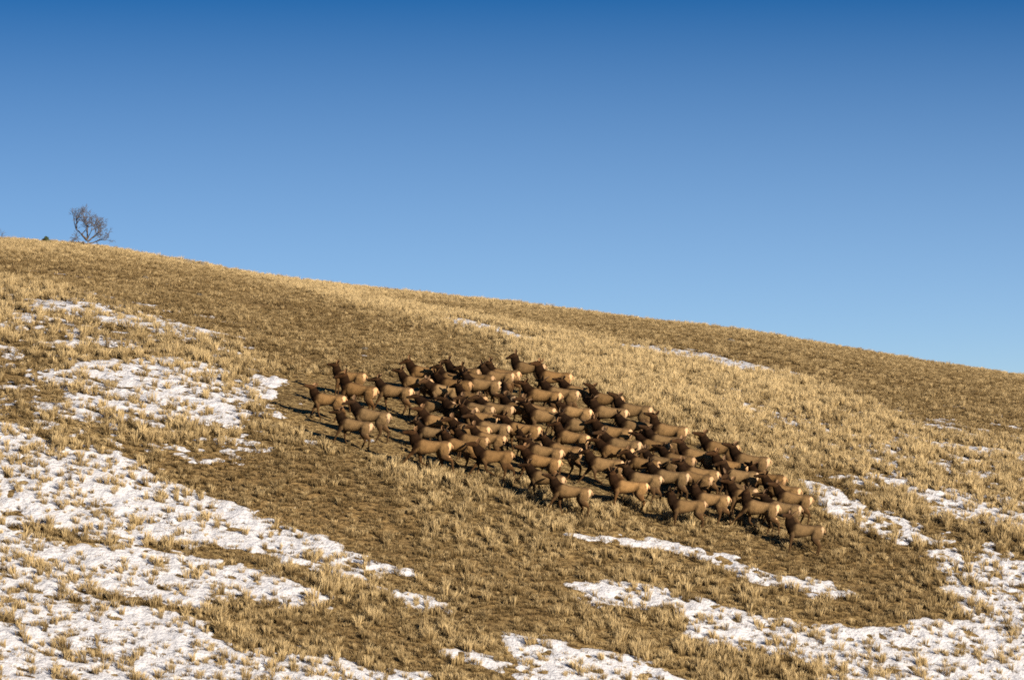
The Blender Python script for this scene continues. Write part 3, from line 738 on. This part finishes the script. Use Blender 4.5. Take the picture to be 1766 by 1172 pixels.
def bm_obj(name, bm, m_, parent=None, smooth=True):
    me = bpy.data.meshes.new(name); bm.to_mesh(me); bm.free(); me.materials.append(m_)
    if smooth: me.polygons.foreach_set('use_smooth', np.ones(len(me.polygons), dtype=bool))
    return link_mesh(name, me, parent)

def at_sky(px, y):
    x = (px - W / 2) / F * y; return Vector((x, y, float(terrain(x, y))))

rnd = random.Random(5)
base = at_sky(147, 245)
tree = bpy.data.objects.new('bare_tree', None); col.objects.link(tree); tree.location = base; tree.scale = (1.12, 1.12, 1.15)
tag(tree, 'leafless grey twisted tree standing alone on the left skyline', 'tree')
bm = bmesh.new()
limb(bm, Vector((0, 0, -0.1)), Vector((-0.02, 0, 1)), 0.5, 0.11, 9, rnd)
bm_obj('trunk', bm, BARK, tree)
for d, L, r, st in (((-0.62, 0.1, 1.0), 0.86, .066, (0, 0, .40)), ((0.25, 0.15, 1.1), 0.68, .055, (0.0, 0, .42)), ((1.05, -.1, 0.75), 0.64, .05, (0.02, 0, .33)),
                ((1.2, .3, 0.18), 0.60, .042, (0.02, 0, .22)), ((-1.1, .2, 0.30), 0.42, .026, (0, 0, .2)), ((0.6, -.4, 0.9), 0.6, .032, (0, 0, .40))):
    bm = bmesh.new(); limb(bm, Vector(st), Vector(d), L, r, 1, rnd, None, 5)
    bm_obj('limb', bm, BARK, tree)

def leafy(name, px, y, h, w, label, nleaf, m_, dz=0):
    o = bpy.data.objects.new(name, None); col.objects.link(o); p = at_sky(px, y); o.location = p + Vector((0, 0, dz))
    tag(o, label, 'shrub'); r2 = random.Random(int(px) + 99)
    bm = bmesh.new()
    for k in range(7): limb(bm, Vector((0, 0, -.05)), Vector((r2.gauss(0, .6), r2.gauss(0, .6), 1)), h * .55, .015, 4, r2, None, 5)
    bm_obj('stem', bm, BARK, o)
    if nleaf:
        bm = bmesh.new()
        for k in range(nleaf):
            a = r2.uniform(0, 6.28); t = r2.random(); rad = w * (1 - t) ** 0.6 * math.sqrt(r2.random()) * (1 + .25 * math.sin(a * 3 + t * 9))
            c_ = Vector((rad * math.cos(a), rad * math.sin(a), h * (0.06 + t * .92)))
            u = Vector((r2.gauss(0, 1), r2.gauss(0, 1), r2.gauss(0, 1))).normalized() * .05; v_ = u.orthogonal().normalized() * .022
            bm.faces.new([bm.verts.new(c_ + q) for q in (u, v_, -u * .6, -v_)])
        bm_obj('foliage', bm, m_, o, False)
leafy('juniper_shrub', 76, 244, 0.48, 0.34, 'small dark green juniper on the skyline left of the bare tree', 900, LEAF)
leafy('bare_shrub', -2, 244, 0.9, 0.4, 'grey leafless shrub cut by the left edge on the skyline', 0, LEAF)

def rock(px, py, s, label, seed):
    g = ground_at(px, py)
    if g is None: g = at_sky(px, 249.0)
    r2 = random.Random(seed); bm = bmesh.new(); bmesh.ops.create_icosphere(bm, subdivisions=2, radius=1)
    for v in bm.verts:
        q = v.co.copy(); f_ = 1 + .22 * math.sin(q.x * 4 + seed) * math.cos(q.y * 3.1 + seed * 2) + r2.uniform(-.08, .08)
        v.co = Vector((q.x * f_ * s * 1.3, q.y * f_ * s, q.z * f_ * s * .6))
    o = bm_obj('rock', bm, ROCK, None, False); o.location = g + Vector((0, 0, s * .15)); o.rotation_euler = (0, 0, r2.uniform(0, 6))
    tag(o, label, 'rock', 'dark rocks on the hill')
for k, (px, py, s, lb) in enumerate([
    (262, 441, .16, 'leftmost dark rock of the row breaking the left skyline'), (280, 442, .13, 'small dark rock second from the left in the skyline row'),
    (300, 445, .22, 'low dark rock, third of the skyline row'), (322, 447, .2, 'broad dark rock near the right end of the skyline row'),
    (343, 453, .24, 'largest dark rock at the right end of the skyline row'), (250, 481, .12, 'dark stone on the brown slope below the bare tree'),
    (345, 511, .13, 'dark stone midway down the brown upper slope'), (628, 603, .11, 'lone dark stone on bare soil just above the left of the herd'),
    (120, 428, .12, 'dark stone just under the skyline left of the bare tree'), (184, 431, .12, 'dark stone just under the skyline right of the bare tree'),
    (1260, 589, .15, 'dark rock high on the far right slope'), (1420, 774, .13, 'dark stone in pale grass right of the herd')]):
    rock(px, py, s * 1.5, lb, k + 1)
